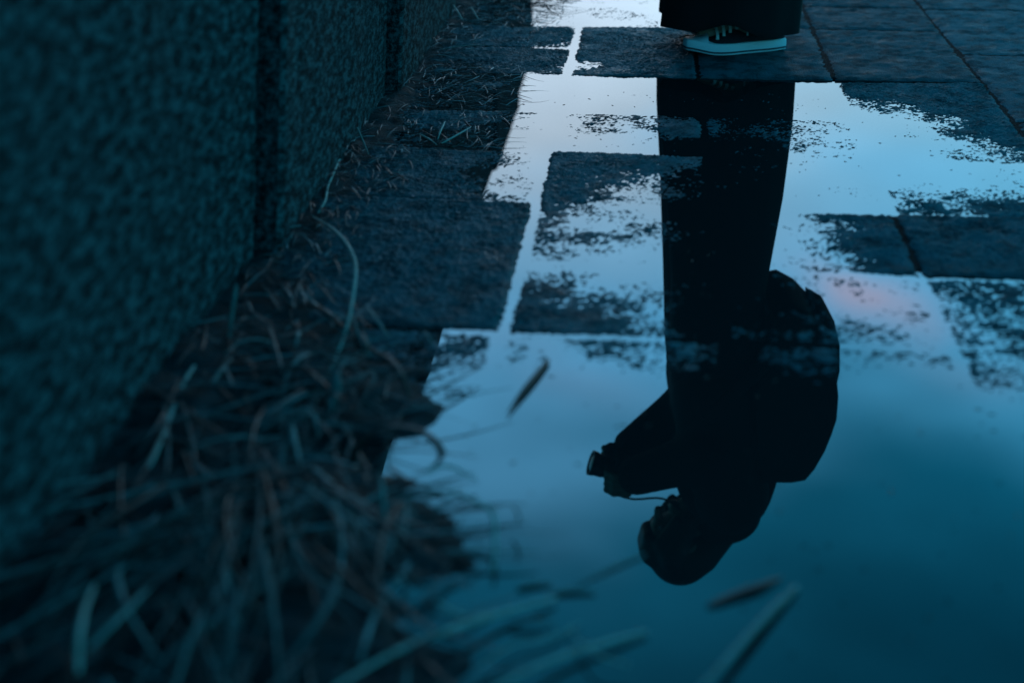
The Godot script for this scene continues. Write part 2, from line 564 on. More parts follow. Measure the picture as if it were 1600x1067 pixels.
func blade_points(at: Vector3, dir: float, length: float, rise: float, curl: float, steps := 6) -> Array:
	var pts := []
	var p := at
	var a := dir
	var step := length / steps
	for k in steps + 1:
		pts.append(p)
		var f := float(k) / steps
		var slope := rise * (1.0 - 2.1 * f)
		p += Vector3(cos(a), slope, sin(a)).normalized() * step
		p.y = maxf(p.y, 0.002)
		a += curl / steps
	return pts

func litter() -> void:
	var v := PackedVector3Array()
	var n := PackedVector3Array()
	var ix := PackedInt32Array()
	var col := PackedColorArray()
	for k in 2700:
		var z := rng.randf_range(-4.7, -2.0) if k % 3 else rng.randf_range(-2.0, -0.85)
		var near := smoothstep(-2.05, -1.5, z)
		var band := lerpf(0.16, 0.32, near) + 0.10 * smoothstep(-1.5, -1.0, z)
		if z > -3.35 and z < -2.65: band = 0.3
		if z < -3.75: band = 0.34
		var x := -0.585 + band * pow(rng.randf(), 1.3 - 0.5 * near)
		if z > -2.4 and z < -1.8 and x > -0.47: continue
		if Vector2(x + 0.27, z + 1.45).length() < 0.055: continue
		var y := maxf(maxf(0.0015, litter_height(x, z)), surface_at(x, z)) + rng.randf_range(0.0005, 0.006 + 0.008 * near)
		var tone := rng.randf()
		var c := Color(0.006, 0.009, 0.009).lerp(Color(0.085, 0.19, 0.195), pow(tone, 4.2))
		if near > 0.5 and k % 2: continue
		var length := rng.randf_range(0.02, 0.08) * (1.0 + 1.5 * near)
		add_blade(v, n, ix, col, blade_points(Vector3(x, y, z), rng.randf() * TAU, length, rng.randf_range(-0.1, 0.25), rng.randfn(0.0, 0.16), 4), rng.randf_range(0.0007, 0.002 + 0.0016 * near), c)
	var o := piece("straw_litter", commit(v, n, ix, col), M.litter)
	tag(o, "wet scraps of straw and dead leaves strewn along the foot of the wall", "litter", "", "stuff")

func flecks() -> void:
	var v := PackedVector3Array()
	var n := PackedVector3Array()
	var ix := PackedInt32Array()
	for k in 340:
		var x := rng.randf_range(-0.3, 0.75)
		var z := -0.9 - 2.3 * pow(rng.randf(), 1.4)
		if surface_at(x, z) > -0.0005: continue
		var r := rng.randf_range(0.0006, 0.0022)
		var b := v.size()
		var cnt := 6
		v.append(Vector3(x, 0.0012, z))
		n.append(Vector3.UP)
		var turn := rng.randf() * TAU
		for i in cnt:
			var a := TAU * i / cnt
			var p := Vector2(cos(a) * r * 2.6, sin(a) * r * rng.randf_range(0.3, 0.9)).rotated(turn)
			v.append(Vector3(x + p.x, 0.0003, z + p.y))
			n.append(Vector3(p.x, r, p.y).normalized())
		for i in cnt: ix.append_array([b, b + 1 + i, b + 1 + (i + 1) % cnt])
	var o := piece("floating_debris", commit(v, n, ix), M.straw_dark)
	tag(o, "tiny dark flecks of debris floating on the puddle", "debris", "", "stuff")

func surface_at(x: float, z: float) -> float:
	var c := 0
	while c < COLS.size() - 2 and x > COLS[c + 1]: c += 1
	var r := 0
	while r < ROWS.size() - 2 and z > ROWS[r + 1]: r += 1
	return surface_height(x, z, c, r)

func grass_clump(label: String, at: Vector3, count: int, from_a: float, to_a: float, lens_: Vector2, rise: Vector2, w: Vector2, curl := 0.5, spread := 0.03) -> void:
	var t := thing("grass_clump", label, "grass", at, "clumps of dead grass at the wall foot")
	var kinds := ["grass_wet", "grass_dry", "straw_dark", "grass_dry", "straw_grey"]
	for k in count:
		var v := PackedVector3Array()
		var n := PackedVector3Array()
		var ix := PackedInt32Array()
		var col := PackedColorArray()
		var p := Vector3(rng.randfn(0, spread), rng.randf_range(0.0, 0.012), rng.randfn(0, spread))
		var a := lerpf(from_a, to_a, (k + rng.randf()) / count)
		var pts := blade_points(p, a, rng.randf_range(lens_.x, lens_.y), rng.randf_range(rise.x, rise.y), rng.randfn(0, curl), 7)
		for q in pts.size(): pts[q].y = maxf(pts[q].y, litter_height(pts[q].x + at.x, pts[q].z + at.z) + 0.003 - at.y)
		add_blade(v, n, ix, col, pts, rng.randf_range(w.x, w.y), Color.WHITE)
		part("blade", commit(v, n, ix), M[kinds[rng.randi_range(0, 4)]], t)

func plants() -> void:
	# angles: 0 is +x, PI/2 is +z (towards the viewer)
	grass_clump("large clump of dead grass fanning toward the viewer, nearest the bottom left corner", Vector3(-0.40, 0.026, -1.27), 88, PI * 0.3, PI * 0.82, Vector2(0.12, 0.36), Vector2(0.02, 0.3), Vector2(0.0014, 0.0052), 0.3, 0.06)
	grass_clump("tangle of curled dead grass at the edge of the puddle below the looped leaf", Vector3(-0.285, 0.01, -1.30), 40, -PI * 0.4, PI * 0.8, Vector2(0.04, 0.1), Vector2(0.02, 0.35), Vector2(0.0012, 0.0042), 1.4, 0.055)
	grass_clump("short tuft of dead grass between the looped leaf and the wall", Vector3(-0.40, 0.022, -1.48), 40, 0.0, TAU, Vector2(0.05, 0.13), Vector2(0.02, 0.5), Vector2(0.0012, 0.0045), 0.7, 0.05)
	grass_clump("thin tuft of dead grass at the near edge of the dry dark slab", Vector3(-0.40, 0.022, -1.66), 34, 0.0, TAU, Vector2(0.05, 0.12), Vector2(0.1, 0.6), Vector2(0.0016, 0.004), 1.0, 0.05)
	grass_clump("dark matted grass lying at the far end of the wall", Vector3(-0.42, 0.01, -4.22), 44, -PI * 0.5, PI * 0.5, Vector2(0.08, 0.22), Vector2(0.05, 0.3), Vector2(0.002, 0.004), 0.6, 0.06)
	var rows := [
		["straw_stalk", "long pale straw arching out from the wall base beside the dry dark slab", 0.0026, 0, [Vector3(-0.554, 0.0120, -2.231), Vector3(-0.507, 0.0300, -2.141), Vector3(-0.460, 0.0450, -2.039), Vector3(-0.421, 0.0500, -1.937), Vector3(-0.402, 0.0450, -1.833), Vector3(-0.391, 0.0350, -1.723), Vector3(-0.391, 0.0220, -1.629), Vector3(-0.389, 0.0080, -1.539)]],
		["straw_stalk", "short straw lying against the wall foot left of the arching straw", 0.0030, 0, [Vector3(-0.611, 0.0200, -2.131), Vector3(-0.587, 0.0200, -2.146), Vector3(-0.559, 0.0180, -2.169)]],
		["straw_stalk", "thin straight straw leaning on the wall near the dark wet litter", 0.0020, 0, [Vector3(-0.557, 0.0500, -2.641), Vector3(-0.543, 0.0300, -2.623), Vector3(-0.525, 0.0120, -2.587)]],
		["dry_vine", "twisted thin vine running along the wall foot beyond the arching straw", 0.0022, 0, [Vector3(-0.548, 0.0120, -2.248), Vector3(-0.548, 0.0160, -2.307), Vector3(-0.562, 0.0120, -2.389), Vector3(-0.566, 0.0160, -2.466), Vector3(-0.577, 0.0120, -2.590), Vector3(-0.571, 0.0120, -2.695)]],
		["straw_stalk", "upright straw stub in front of the near wall block", 0.0028, 0, [Vector3(-0.553, 0.0750, -1.771), Vector3(-0.550, 0.0550, -1.738), Vector3(-0.549, 0.0100, -1.694)]],
		["dry_leaf", "narrow curled dry leaf at the near left corner of the dark slab", 0.0060, 1, [Vector3(-0.472, 0.0200, -1.842), Vector3(-0.438, 0.0300, -1.794), Vector3(-0.414, 0.0200, -1.776), Vector3(-0.396, 0.0120, -1.763)]],
		["dry_leaf", "small folded pale leaf standing at the near edge of the dark slab", 0.0090, 1, [Vector3(-0.372, 0.0350, -1.714), Vector3(-0.359, 0.0280, -1.679), Vector3(-0.349, 0.0120, -1.680)]],
		["loose_blade", "dark grass blade bent over beyond the looped leaf at the puddle edge", 0.0050, 1, [Vector3(-0.352, 0.0300, -1.675), Vector3(-0.319, 0.0350, -1.638), Vector3(-0.294, 0.0300, -1.598), Vector3(-0.278, 0.0120, -1.563)]],
		["dry_leaf", "short pale strip of leaf hanging down above the looped leaf", 0.0075, 1, [Vector3(-0.371, 0.0500, -1.563), Vector3(-0.365, 0.0400, -1.527), Vector3(-0.363, 0.0200, -1.510)]],
		["loose_blade", "dark leaf curled into a loop around a patch of bright water", 0.0060, 1, [Vector3(-0.314, 0.0200, -1.386), Vector3(-0.312, 0.0350, -1.407), Vector3(-0.291, 0.0450, -1.425), Vector3(-0.263, 0.0450, -1.434), Vector3(-0.235, 0.0400, -1.427), Vector3(-0.216, 0.0300, -1.407), Vector3(-0.225, 0.0160, -1.396), Vector3(-0.246, 0.0080, -1.390)]],
		["straw_stalk", "pale straw bent at a right angle over the puddle with a dark broken tip", 0.0030, 0, [Vector3(-0.221, 0.0300, -1.313), Vector3(-0.195, 0.0350, -1.312), Vector3(-0.166, 0.0340, -1.296), Vector3(-0.144, 0.0300, -1.280), Vector3(-0.137, 0.0200, -1.237), Vector3(-0.135, 0.0080, -1.202)]],
		["straw_stalk", "thin pale straw just above the bent straw over the puddle", 0.0026, 0, [Vector3(-0.229, 0.0250, -1.368), Vector3(-0.206, 0.0250, -1.385), Vector3(-0.173, 0.0100, -1.382)]],
		["loose_blade", "lone dark blade lying on the grainy shallow water near the person's reflected arm", 0.0042, 1, [Vector3(-0.116, 0.0040, -1.720), Vector3(-0.130, 0.0050, -1.665), Vector3(-0.144, 0.0050, -1.611), Vector3(-0.156, 0.0040, -1.559)]],
		["straw_stalk", "long thick pale straw in the foreground, leftmost of the three long stalks", 0.0036, 0, [Vector3(-0.069, 0.0060, -1.168), Vector3(-0.127, 0.0120, -1.124), Vector3(-0.170, 0.0200, -1.082), Vector3(-0.210, 0.0280, -1.034), Vector3(-0.249, 0.0350, -0.973)]],
		["straw_stalk", "long thick pale straw in the foreground, middle of the three long stalks", 0.0031, 0, [Vector3(0.021, 0.0040, -1.124), Vector3(-0.027, 0.0080, -1.092), Vector3(-0.072, 0.0120, -1.056), Vector3(-0.114, 0.0180, -1.008)]],
		["wooden_stick", "thick pale stick poking into the puddle below the reflected head, rightmost of the long stalks", 0.0048, 0, [Vector3(0.170, 0.0030, -1.216), Vector3(0.136, 0.0080, -1.155), Vector3(0.103, 0.0120, -1.093), Vector3(0.066, 0.0180, -1.021)]],
		["loose_blade", "short dark leaf half sunk in the puddle beside the thick pale stick", 0.0060, 1, [Vector3(0.081, 0.0010, -1.174), Vector3(0.108, 0.0030, -1.194), Vector3(0.134, 0.0040, -1.212), Vector3(0.156, 0.0010, -1.233)]],
		["straw_stalk", "short floating straw scrap, left of two in front of the reflected head", 0.0030, 0, [Vector3(-0.109, 0.0020, -1.186), Vector3(-0.092, 0.0030, -1.194), Vector3(-0.074, 0.0020, -1.197)]],
		["straw_stalk", "short floating straw scrap, right of two in front of the reflected head", 0.0030, 0, [Vector3(-0.074, 0.0020, -1.179), Vector3(-0.055, 0.0030, -1.186), Vector3(-0.031, 0.0020, -1.186)]],
		["straw_stalk", "hair thin straw floating against the reflected head", 0.0016, 0, [Vector3(0.018, 0.0015, -1.261), Vector3(-0.013, 0.0020, -1.234), Vector3(-0.051, 0.0015, -1.198)]],
		["straw_stalk", "thin wavy straw at the puddle edge above the leftmost long stalk", 0.0024, 0, [Vector3(-0.181, 0.0180, -1.133), Vector3(-0.166, 0.0160, -1.122), Vector3(-0.151, 0.0100, -1.124), Vector3(-0.128, 0.0030, -1.143)]],
		["straw_stalk", "short pale straw crossing the dark wet litter by the wall, nearest of three", 0.0022, 0, [Vector3(-0.451, 0.0120, -2.738), Vector3(-0.430, 0.0100, -2.715), Vector3(-0.409, 0.0040, -2.693)]],
		["straw_stalk", "short pale straw crossing the dark wet litter by the wall, middle of three", 0.0022, 0, [Vector3(-0.400, 0.0060, -2.696), Vector3(-0.377, 0.0100, -2.739), Vector3(-0.355, 0.0080, -2.813)]],
		["straw_stalk", "short pale straw crossing the dark wet litter by the wall, farthest of three", 0.0020, 0, [Vector3(-0.412, 0.0120, -2.832), Vector3(-0.412, 0.0100, -2.763), Vector3(-0.412, 0.0040, -2.729)]],
		["straw_stalk", "long faint straw leaning against the near wall block at lower left", 0.0030, 0, [Vector3(-0.454, 0.0700, -0.928), Vector3(-0.465, 0.0800, -0.960), Vector3(-0.480, 0.0750, -1.012), Vector3(-0.494, 0.0600, -1.068)]],
		["straw_stalk", "slanting straw below the near wall block crossing toward the grass clump", 0.0034, 0, [Vector3(-0.465, 0.0600, -0.973), Vector3(-0.455, 0.0600, -1.016), Vector3(-0.447, 0.0500, -1.089)]],
		["straw_stalk", "slanting straw in the shadow along the near wall block", 0.0030, 0, [Vector3(-0.537, 0.0300, -1.341), Vector3(-0.540, 0.0350, -1.391), Vector3(-0.563, 0.0300, -1.550), Vector3(-0.571, 0.0200, -1.646)]],
		["straw_stalk", "short straw fragment in the shadow in front of the upright stub", 0.0028, 0, [Vector3(-0.528, 0.0300, -1.531), Vector3(-0.527, 0.0300, -1.581), Vector3(-0.529, 0.0200, -1.650)]],
		["straw_stalk", "pale straw on the sheet of litter at the far end of the wall", 0.0024, 0, [Vector3(-0.543, 0.0300, -3.938), Vector3(-0.522, 0.0200, -3.885), Vector3(-0.502, 0.0050, -3.841)]],
		["straw_stalk", "short straw beside the pale one on the litter at the far end of the wall", 0.0024, 0, [Vector3(-0.492, 0.0250, -3.932), Vector3(-0.464, 0.0050, -3.870)]],
		["straw_stalk", "straw lying on the damp slab near the far wall block", 0.0020, 0, [Vector3(-0.514, 0.0060, -3.499), Vector3(-0.469, 0.0100, -3.528), Vector3(-0.410, 0.0040, -3.575)]],
		["straw_stalk", "thin twig between the leftmost and middle long stalks at the bottom edge", 0.0016, 0, [Vector3(-0.044, 0.0030, -1.131), Vector3(-0.076, 0.0060, -1.098), Vector3(-0.104, 0.0080, -1.085), Vector3(-0.132, 0.0120, -1.041)]],
		["straw_stalk", "short thin twig lying across the middle long stalk", 0.0015, 0, [Vector3(0.006, 0.0120, -1.059), Vector3(-0.026, 0.0160, -1.068), Vector3(-0.052, 0.0060, -1.116)]],
		["dry_leaf", "small curled leaf scrap floating just above the leftmost long stalk", 0.0045, 1, [Vector3(-0.109, 0.0040, -1.120), Vector3(-0.090, 0.0080, -1.127), Vector3(-0.067, 0.0040, -1.130)]],
		["straw_stalk", "thin dark stalk hanging over the grass clump in front of the looped leaf", 0.0030, 0, [Vector3(-0.269, 0.0500, -1.314), Vector3(-0.261, 0.0400, -1.281), Vector3(-0.255, 0.0250, -1.255), Vector3(-0.250, 0.0100, -1.217)]],
	]
	for s in rows:
		var m: StandardMaterial3D
		var pale: bool = "pale" in s[1] or "long" in s[1]
		if s[3] == 0: m = M.straw_pale if pale else M.straw_grey
		else: m = M.straw_dark if "dark" in s[1] else M.grass_dry
		if s[0] == "wooden_stick": m = M.straw_grey
		var sides := 7 if s[3] == 0 else 6
		var o := piece(s[0], tube(s[4], s[2], 0.7 if s[3] == 0 else 0.28, sides, 0.6, 0.45 if s[3] == 0 else 0.2), m)
		tag(o, s[1], {"straw_stalk": "straw", "dry_vine": "vine", "dry_leaf": "leaf", "loose_blade": "grass blade", "wooden_stick": "stick"}[s[0]], "loose straws and blades by the puddle")

# ---------------------------------------------------------------- person (local: -x is forward, +z towards the viewer)
func ring(y: float, x0: float, x1: float, zc: float, rz: float, fold: float, count := 40, phase := 0.0) -> Array:
	var out := []
	for i in count:
		var a := TAU * i / count
		var f := 1.0 + fold * (0.6 * sin(a * 5.0 + phase + y * 1.5) + 0.4 * sin(a * 9.0 - phase * 2.0 + y * 3.0))
		out.append(Vector3((x0 + x1) / 2 + (x1 - x0) / 2 * cos(a) * f, y + (0.004 * sin(a * 3.0 + phase) - 0.055 * ((x0 + x1) / 2 + (x1 - x0) / 2 * cos(a))) * smoothstep(0.2, 0.08, y) + 0.034 * exp(-pow(((x0 + x1) / 2 + (x1 - x0) / 2 * cos(a) + 0.012) / 0.055, 2.0)) * smoothstep(0.13, 0.06, y), zc + rz * sin(a) * f))
	return out

func trouser_leg(rows: Array, phase: float) -> ArrayMesh:
	var rings := []
	var inner := []
	var steps := 6
	for k in rows.size() - 1:
		for j in steps + (1 if k == rows.size() - 2 else 0):
			var f := float(j) / steps
			var a: Array = rows[k]
			var b: Array = rows[k + 1]
			var p := []
			for q in 6: p.append(lerpf(a[q], b[q], f))
			rings.append(ring(p[0], p[1], p[2], p[3], p[4], p[5], 40, phase))
			if k < 2: inner.append(ring(p[0] + (0.001 if inner.is_empty() else 0.0), p[1] + 0.004, p[2] - 0.004, p[3], p[4] - 0.004, p[5], 40, phase))
	inner.reverse()
	return loft(inner + rings, false, true)

func shoe(parent: Node, at: Vector3, turn: float, called: String) -> void:
	# toe towards -x; the outline is sampled along the length
	var s := Node3D.new()
	s.name = called
	parent.add_child(s, true)
	s.position = at
	s.rotation.y = turn
	var half := func(u: float) -> float:   # u: 0 toe .. 1 heel
		return 0.047 * pow(sin(PI * clampf(0.012 + 0.95 * u, 0.0, 1.0)), 0.45) * (1.0 - 0.22 * smoothstep(0.35, 0.6, u) + 0.04 * smoothstep(0.7, 0.9, u))
	var outline := func(y: float, grow: float) -> Array:
		var out := []
		var cnt := 26
		for side in 2:
			for i in cnt:
				var u := (1.0 - cos(PI * (i + 0.5) / cnt)) / 2.0
				if side: u = 1.0 - u
				var x := -0.13 + 0.262 * u + (grow if u > 0.5 else -grow)
				out.append(Vector3(x, y + 0.011 * smoothstep(0.28, 0.0, u), (half.call(u) + grow) * (1.0 if side == 0 else -1.0)))
		return out
	part("sole", loft([outline.call(0.0, -0.003), outline.call(0.002, 0.0), outline.call(0.014, 0.001), outline.call(0.026, 0.0), outline.call(0.0285, -0.002)]), M.rubber, s)
	part("sole_stripe", loft([outline.call(0.0055, 0.0015), outline.call(0.0065, 0.0022), outline.call(0.0085, 0.0022), outline.call(0.0095, 0.0015)], false, false), M.rubber_line, s)
	# upper: closed by a top line that rises to the ankle
	var rows := []
	for k in 11:
		var f := k / 10.0
		var row := []
		for p in outline.call(0.0, -0.003):
			var u: float = clampf((p.x + 0.13) / 0.262, 0.0, 1.0)
			var top := lerpf(0.038, 0.088, smoothstep(0.14, 0.62, u)) - 0.012 * smoothstep(0.68, 0.86, u)
			var shrink := sqrt(maxf(0.0, 1.0 - pow(f, 2.4) * (1.0 - 0.10 * smoothstep(0.4, 0.6, u))))
			if u > 0.55: shrink = lerpf(shrink, 1.0 - 0.25 * f, smoothstep(0.55, 0.75, u))
			row.append(Vector3(lerpf(p.x, 0.02, 0.10 * f * f), 0.02 + (top - 0.02) * f, p.z * shrink))
		rows.append(row)
	part("upper", loft(rows, false, true), M.canvas, s)
	# rubber toe cap
	var cap := []
	for k in 8:
		var f := k / 7.0
		var row := []
		for p in outline.call(0.0, 0.001):
			var u: float = clampf((p.x + 0.13) / 0.262, 0.0, 1.0)
			var q := minf(u, 0.185)
			var x := -0.131 + 0.262 * q
			var shrink := sqrt(maxf(0.0, 1.0 - f * f))
			row.append(Vector3(lerpf(x, -0.07, 1.0 - sqrt(maxf(0.0, 1.0 - f * f * 0.9))), 0.024 + 0.018 * f + 0.009 * f * smoothstep(0.0, 0.235, q), (half.call(q) + 0.001) * signf(p.z) * shrink))
		cap.append(row)
	part("toe_cap", loft(cap, false, true), M.rubber, s)
	for k in 5:
		var x := -0.058 + 0.0165 * k
		var y := 0.054 + 0.0075 * k
		var w := 0.031 - 0.001 * k
		var pts := [Vector3(x - 0.003, y - 0.014, w + 0.009), Vector3(x - 0.001, y - 0.002, w), Vector3(x + 0.003, y + 0.008, 0.008), Vector3(x + 0.006, y + 0.008, -0.012), Vector3(x + 0.008, y - 0.014, -w - 0.003)]
		part("lace", tube(pts, 0.0042, 0.5, 6, 1.0, 1.0), M.lace, s)
	part("heel_strip", tube([Vector3(0.016, 0.046, 0.0405), Vector3(0.018, 0.066, 0.0375)], 0.0028, 0.5, 6, 1.0, 1.0, Vector3(0, 0, 1)), M.lace, s)

func person() -> void:
	var at := Vector3(0.196, 0.0085, -3.545)
	var t := thing("person", "person in black wide trousers and dark jacket with head bowed over a camera", "person", at)
	t.rotation.y = deg_to_rad(YAW)
	var zc := -0.09
	shoe(t, Vector3(0.016, 0.0, 0.0), deg_to_rad(14.0), "shoe")
	shoe(t, Vector3(0.03, 0.0, -0.19), deg_to_rad(-4.0), "shoe")
	# height, front x, back x, centre z, half depth, folds
	part("trouser_leg", trouser_leg([[0.055, -0.168, 0.166, 0.0, 0.1, 0.06], [0.16, -0.16, 0.168, 0.0, 0.1, 0.055], [0.36, -0.138, 0.164, -0.005, 0.1, 0.03], [0.6, -0.112, 0.146, -0.02, 0.105, 0.02], [0.82, -0.102, 0.14, -0.035, 0.105, 0.01], [1.0, -0.085, 0.11, -0.05, 0.1, 0.0]], 0.4), M.trouser_cloth, t)
	part("trouser_leg", trouser_leg([[0.05, -0.155, 0.175, -0.185, 0.1, 0.05], [0.16, -0.15, 0.172, -0.185, 0.1, 0.045], [0.36, -0.132, 0.168, -0.175, 0.1, 0.03], [0.6, -0.116, 0.15, -0.16, 0.105, 0.02], [0.82, -0.104, 0.142, -0.145, 0.105, 0.01], [1.0, -0.085, 0.11, -0.13, 0.1, 0.0]], 2.1), M.trouser_cloth, t)
	# body: one continuous figure under the clothes
	var st := SurfaceTool.new()
	st.begin(Mesh.PRIMITIVE_TRIANGLES)
	var Z := func(x: float, y: float, z: float) -> Vector3: return Vector3(x, y, zc + z)
	var bones := [
		[Z.call(0.02, 0.92, -0.06), Z.call(0.02, 0.92, 0.06), 0.075, 0.075], [Z.call(0.03, 0.95, 0), Z.call(0.08, 1.22, 0), 0.085, 0.09],
		[Z.call(0.09, 1.26, -0.11), Z.call(0.09, 1.26, 0.11), 0.055, 0.055], [Z.call(0.085, 1.27, 0), Z.call(0.03, 1.40, 0), 0.055, 0.048]]
	for s in [-1.0, 1.0]:
		bones.append([Z.call(0.02, 0.9, 0.075 * s), Z.call(0.02, 0.48, 0.085 * s), 0.07, 0.05])
		bones.append([Z.call(0.02, 0.48, 0.085 * s), Z.call(0.04, 0.09, 0.09 * s), 0.048, 0.034])
		bones.append([Z.call(0.04, 0.07, 0.09 * s), Z.call(-0.06, 0.04, 0.09 * s), 0.03, 0.022])
		bones.append([Z.call(0.085, 1.26, 0.15 * s), Z.call(0.0, 1.08, 0.165 * s), 0.045, 0.036])
		bones.append([Z.call(0.0, 1.08, 0.165 * s), Z.call(-0.175, 1.19, 0.1 * s), 0.034, 0.024])
	flesh(bones, 0.014, 0.012, st)
	# head, bowed: axes forward f and up u
	var c := Vector3(-0.03, 1.45, zc)
	var f := Vector3(-0.82, -0.57, 0)
	var u := Vector3(-0.57, 0.82, 0)
	var H := func(a: float, b: float, z: float) -> Vector3: return c + f * a + u * b + Vector3(0, 0, z)
	flesh([[H.call(-0.015, 0.03, -0.012), H.call(-0.015, 0.03, 0.012), 0.082, 0.082], [H.call(0.025, 0.02, -0.01), H.call(0.025, 0.02, 0.01), 0.068, 0.068],
		[H.call(0.03, -0.03, 0), H.call(0.055, -0.095, 0), 0.056, 0.026], [H.call(-0.02, -0.04, 0), H.call(-0.035, -0.12, 0), 0.052, 0.05],
		[H.call(0.09, 0.005, 0), H.call(0.112, -0.032, 0), 0.009, 0.013], [H.call(0.083, 0.018, -0.034), H.call(0.083, 0.018, 0.034), 0.012, 0.012],
		[H.call(0.088, -0.062, -0.014), H.call(0.088, -0.062, 0.014), 0.007, 0.007], [H.call(0.086, -0.074, -0.012), H.call(0.086, -0.074, 0.012), 0.008, 0.008],
		[H.call(-0.005, 0.01, -0.084), H.call(-0.01, -0.03, -0.082), 0.014, 0.009], [H.call(-0.005, 0.01, 0.084), H.call(-0.01, -0.03, 0.082), 0.014, 0.009]], 0.0055, 0.005, st)
	for s in [-1.0, 1.0]:
		var hb := [[Vector3(-0.175, 1.19, zc + 0.1 * s), Vector3(-0.2, 1.215, zc + 0.087 * s), 0.022, 0.018], [Vector3(-0.205, 1.20, zc + 0.088 * s), Vector3(-0.205, 1.25, zc + 0.086 * s), 0.015, 0.014]]
		for k in 4:
			var y := 1.192 + 0.0195 * k
			var l: float = [0.05, 0.06, 0.064, 0.058][k]
			hb.append([Vector3(-0.208, y, zc + 0.09 * s), Vector3(-0.244, y + 0.002, zc + 0.088 * s), 0.0095, 0.0088])
			hb.append([Vector3(-0.244, y + 0.002, zc + 0.088 * s), Vector3(-0.264, y, zc + 0.07 * s), 0.0088, 0.008])
			hb.append([Vector3(-0.264, y, zc + 0.07 * s), Vector3(-0.262, y - 0.003, zc + (0.1 - l) * s), 0.008, 0.007])
		hb.append([Vector3(-0.195, 1.225, zc + 0.085 * s), Vector3(-0.184, 1.25, zc + 0.07 * s), 0.012, 0.01])
		hb.append([Vector3(-0.184, 1.25, zc + 0.07 * s), Vector3(-0.185, 1.262, zc + 0.045 * s), 0.01, 0.008])
		flesh(hb, 0.0042, 0.0025, st)
	part("body", st.commit(), M.skin, t)
	for s in [-1.0, 1.0]:
		var e := SphereMesh.new()
		e.radius = 0.0115
		e.height = 0.023
		e.radial_segments = 16
		e.rings = 8
		part("eye", e, M.eye, t, H.call(0.079, 0.0, 0.032 * s))
	part("hair", flesh([[H.call(-0.025, 0.045, -0.016), H.call(-0.025, 0.045, 0.016), 0.094, 0.094], [H.call(0.05, 0.075, -0.03), H.call(0.05, 0.075, 0.03), 0.045, 0.045],
		[H.call(0.085, 0.05, -0.03), H.call(0.088, 0.045, 0.03), 0.022, 0.022], [H.call(-0.06, 0.0, -0.02), H.call(-0.075, -0.09, -0.02), 0.07, 0.05], [H.call(-0.06, 0.0, 0.02), H.call(-0.075, -0.09, 0.02), 0.07, 0.05],
		[H.call(0.02, 0.04, -0.082), H.call(0.04, -0.1, -0.075), 0.034, 0.02], [H.call(0.02, 0.04, 0.082), H.call(0.04, -0.1, 0.075), 0.034, 0.02], [H.call(0.06, 0.03, -0.06), H.call(0.075, -0.06, -0.06), 0.024, 0.014], [H.call(0.06, 0.03, 0.06), H.call(0.075, -0.06, 0.06), 0.024, 0.014]], 0.007, 0.007), M.hair, t)
	# jacket: torso, hood on the nape, sleeves
	var jb := [[Z.call(0.02, 0.93, -0.075), Z.call(0.02, 0.93, 0.075), 0.112, 0.112], [Z.call(0.03, 0.99, -0.07), Z.call(0.055, 1.14, -0.08), 0.112, 0.115], [Z.call(0.03, 0.99, 0.07), Z.call(0.055, 1.14, 0.08), 0.112, 0.115],
		[Z.call(0.085, 1.24, -0.1), Z.call(0.085, 1.24, 0.1), 0.11, 0.11], [Z.call(0.1, 1.335, -0.05), Z.call(0.1, 1.335, 0.05), 0.088, 0.088], [Z.call(0.075, 1.375, -0.03), Z.call(0.075, 1.375, 0.03), 0.07, 0.07]]
	for s in [-1.0, 1.0]:
		jb.append([Z.call(0.085, 1.255, 0.15 * s), Z.call(0.0, 1.085, 0.165 * s), 0.075, 0.066])
		jb.append([Z.call(0.0, 1.085, 0.165 * s), Z.call(-0.18, 1.195, 0.085 * s), 0.072, 0.056])
	part("jacket", flesh(jb, 0.0125, 0.011), M.jacket_cloth, t)
	# backpack worn on the back
	var b := thing("backpack", "dark backpack hanging low on the back of the person, seen in the puddle", "backpack", at)
	b.rotation.y = deg_to_rad(YAW)
	var prof := [Vector2(0.15, 0.64), Vector2(0.165, 0.605), Vector2(0.21, 0.59), Vector2(0.262, 0.63), Vector2(0.297, 0.68), Vector2(0.325, 0.712), Vector2(0.34, 0.77), Vector2(0.346, 0.85), Vector2(0.358, 0.92), Vector2(0.36, 0.99), Vector2(0.35, 1.04), Vector2(0.335, 1.095), Vector2(0.31, 1.155), Vector2(0.288, 1.188), Vector2(0.25, 1.196), Vector2(0.165, 1.195), Vector2(0.14, 1.12), Vector2(0.125, 1.0), Vector2(0.12, 0.85), Vector2(0.15, 0.72)]
	for q in prof.size():
		if prof[q].y < 0.8: prof[q].y = 0.8 - (0.8 - prof[q].y) * 0.72
	var rings := []
	var cc := Vector2(0.25, 0.9)
	for w in [[-0.155, 0.86], [-0.15, 0.94], [-0.135, 0.98], [-0.11, 1.0], [0.0, 1.005], [0.11, 1.0], [0.135, 0.98], [0.15, 0.94], [0.155, 0.86]]:
		var row := []
		for p in prof:
			var q: Vector2 = cc + (p - cc) * w[1]
			row.append(Vector3(q.x, q.y, zc + w[0]))
		rings.append(row)
	var bag := part("pack", loft(rings), M.bag_cloth, b)
	rings = []
	for w in [[-0.11, 0.8], [-0.105, 0.95], [-0.09, 1.0], [0.09, 1.0], [0.105, 0.95], [0.11, 0.8]]:
		var row := []
		for p in [Vector2(0.29, 0.69), Vector2(0.335, 0.715), Vector2(0.355, 0.78), Vector2(0.362, 0.86), Vector2(0.358, 0.9), Vector2(0.33, 0.905), Vector2(0.3, 0.8)]:
			var q: Vector2 = Vector2(0.32, 0.8) + (p - Vector2(0.32, 0.8)) * w[1]
			row.append(Vector3(q.x, q.y, zc + w[0]))
		rings.append(row)
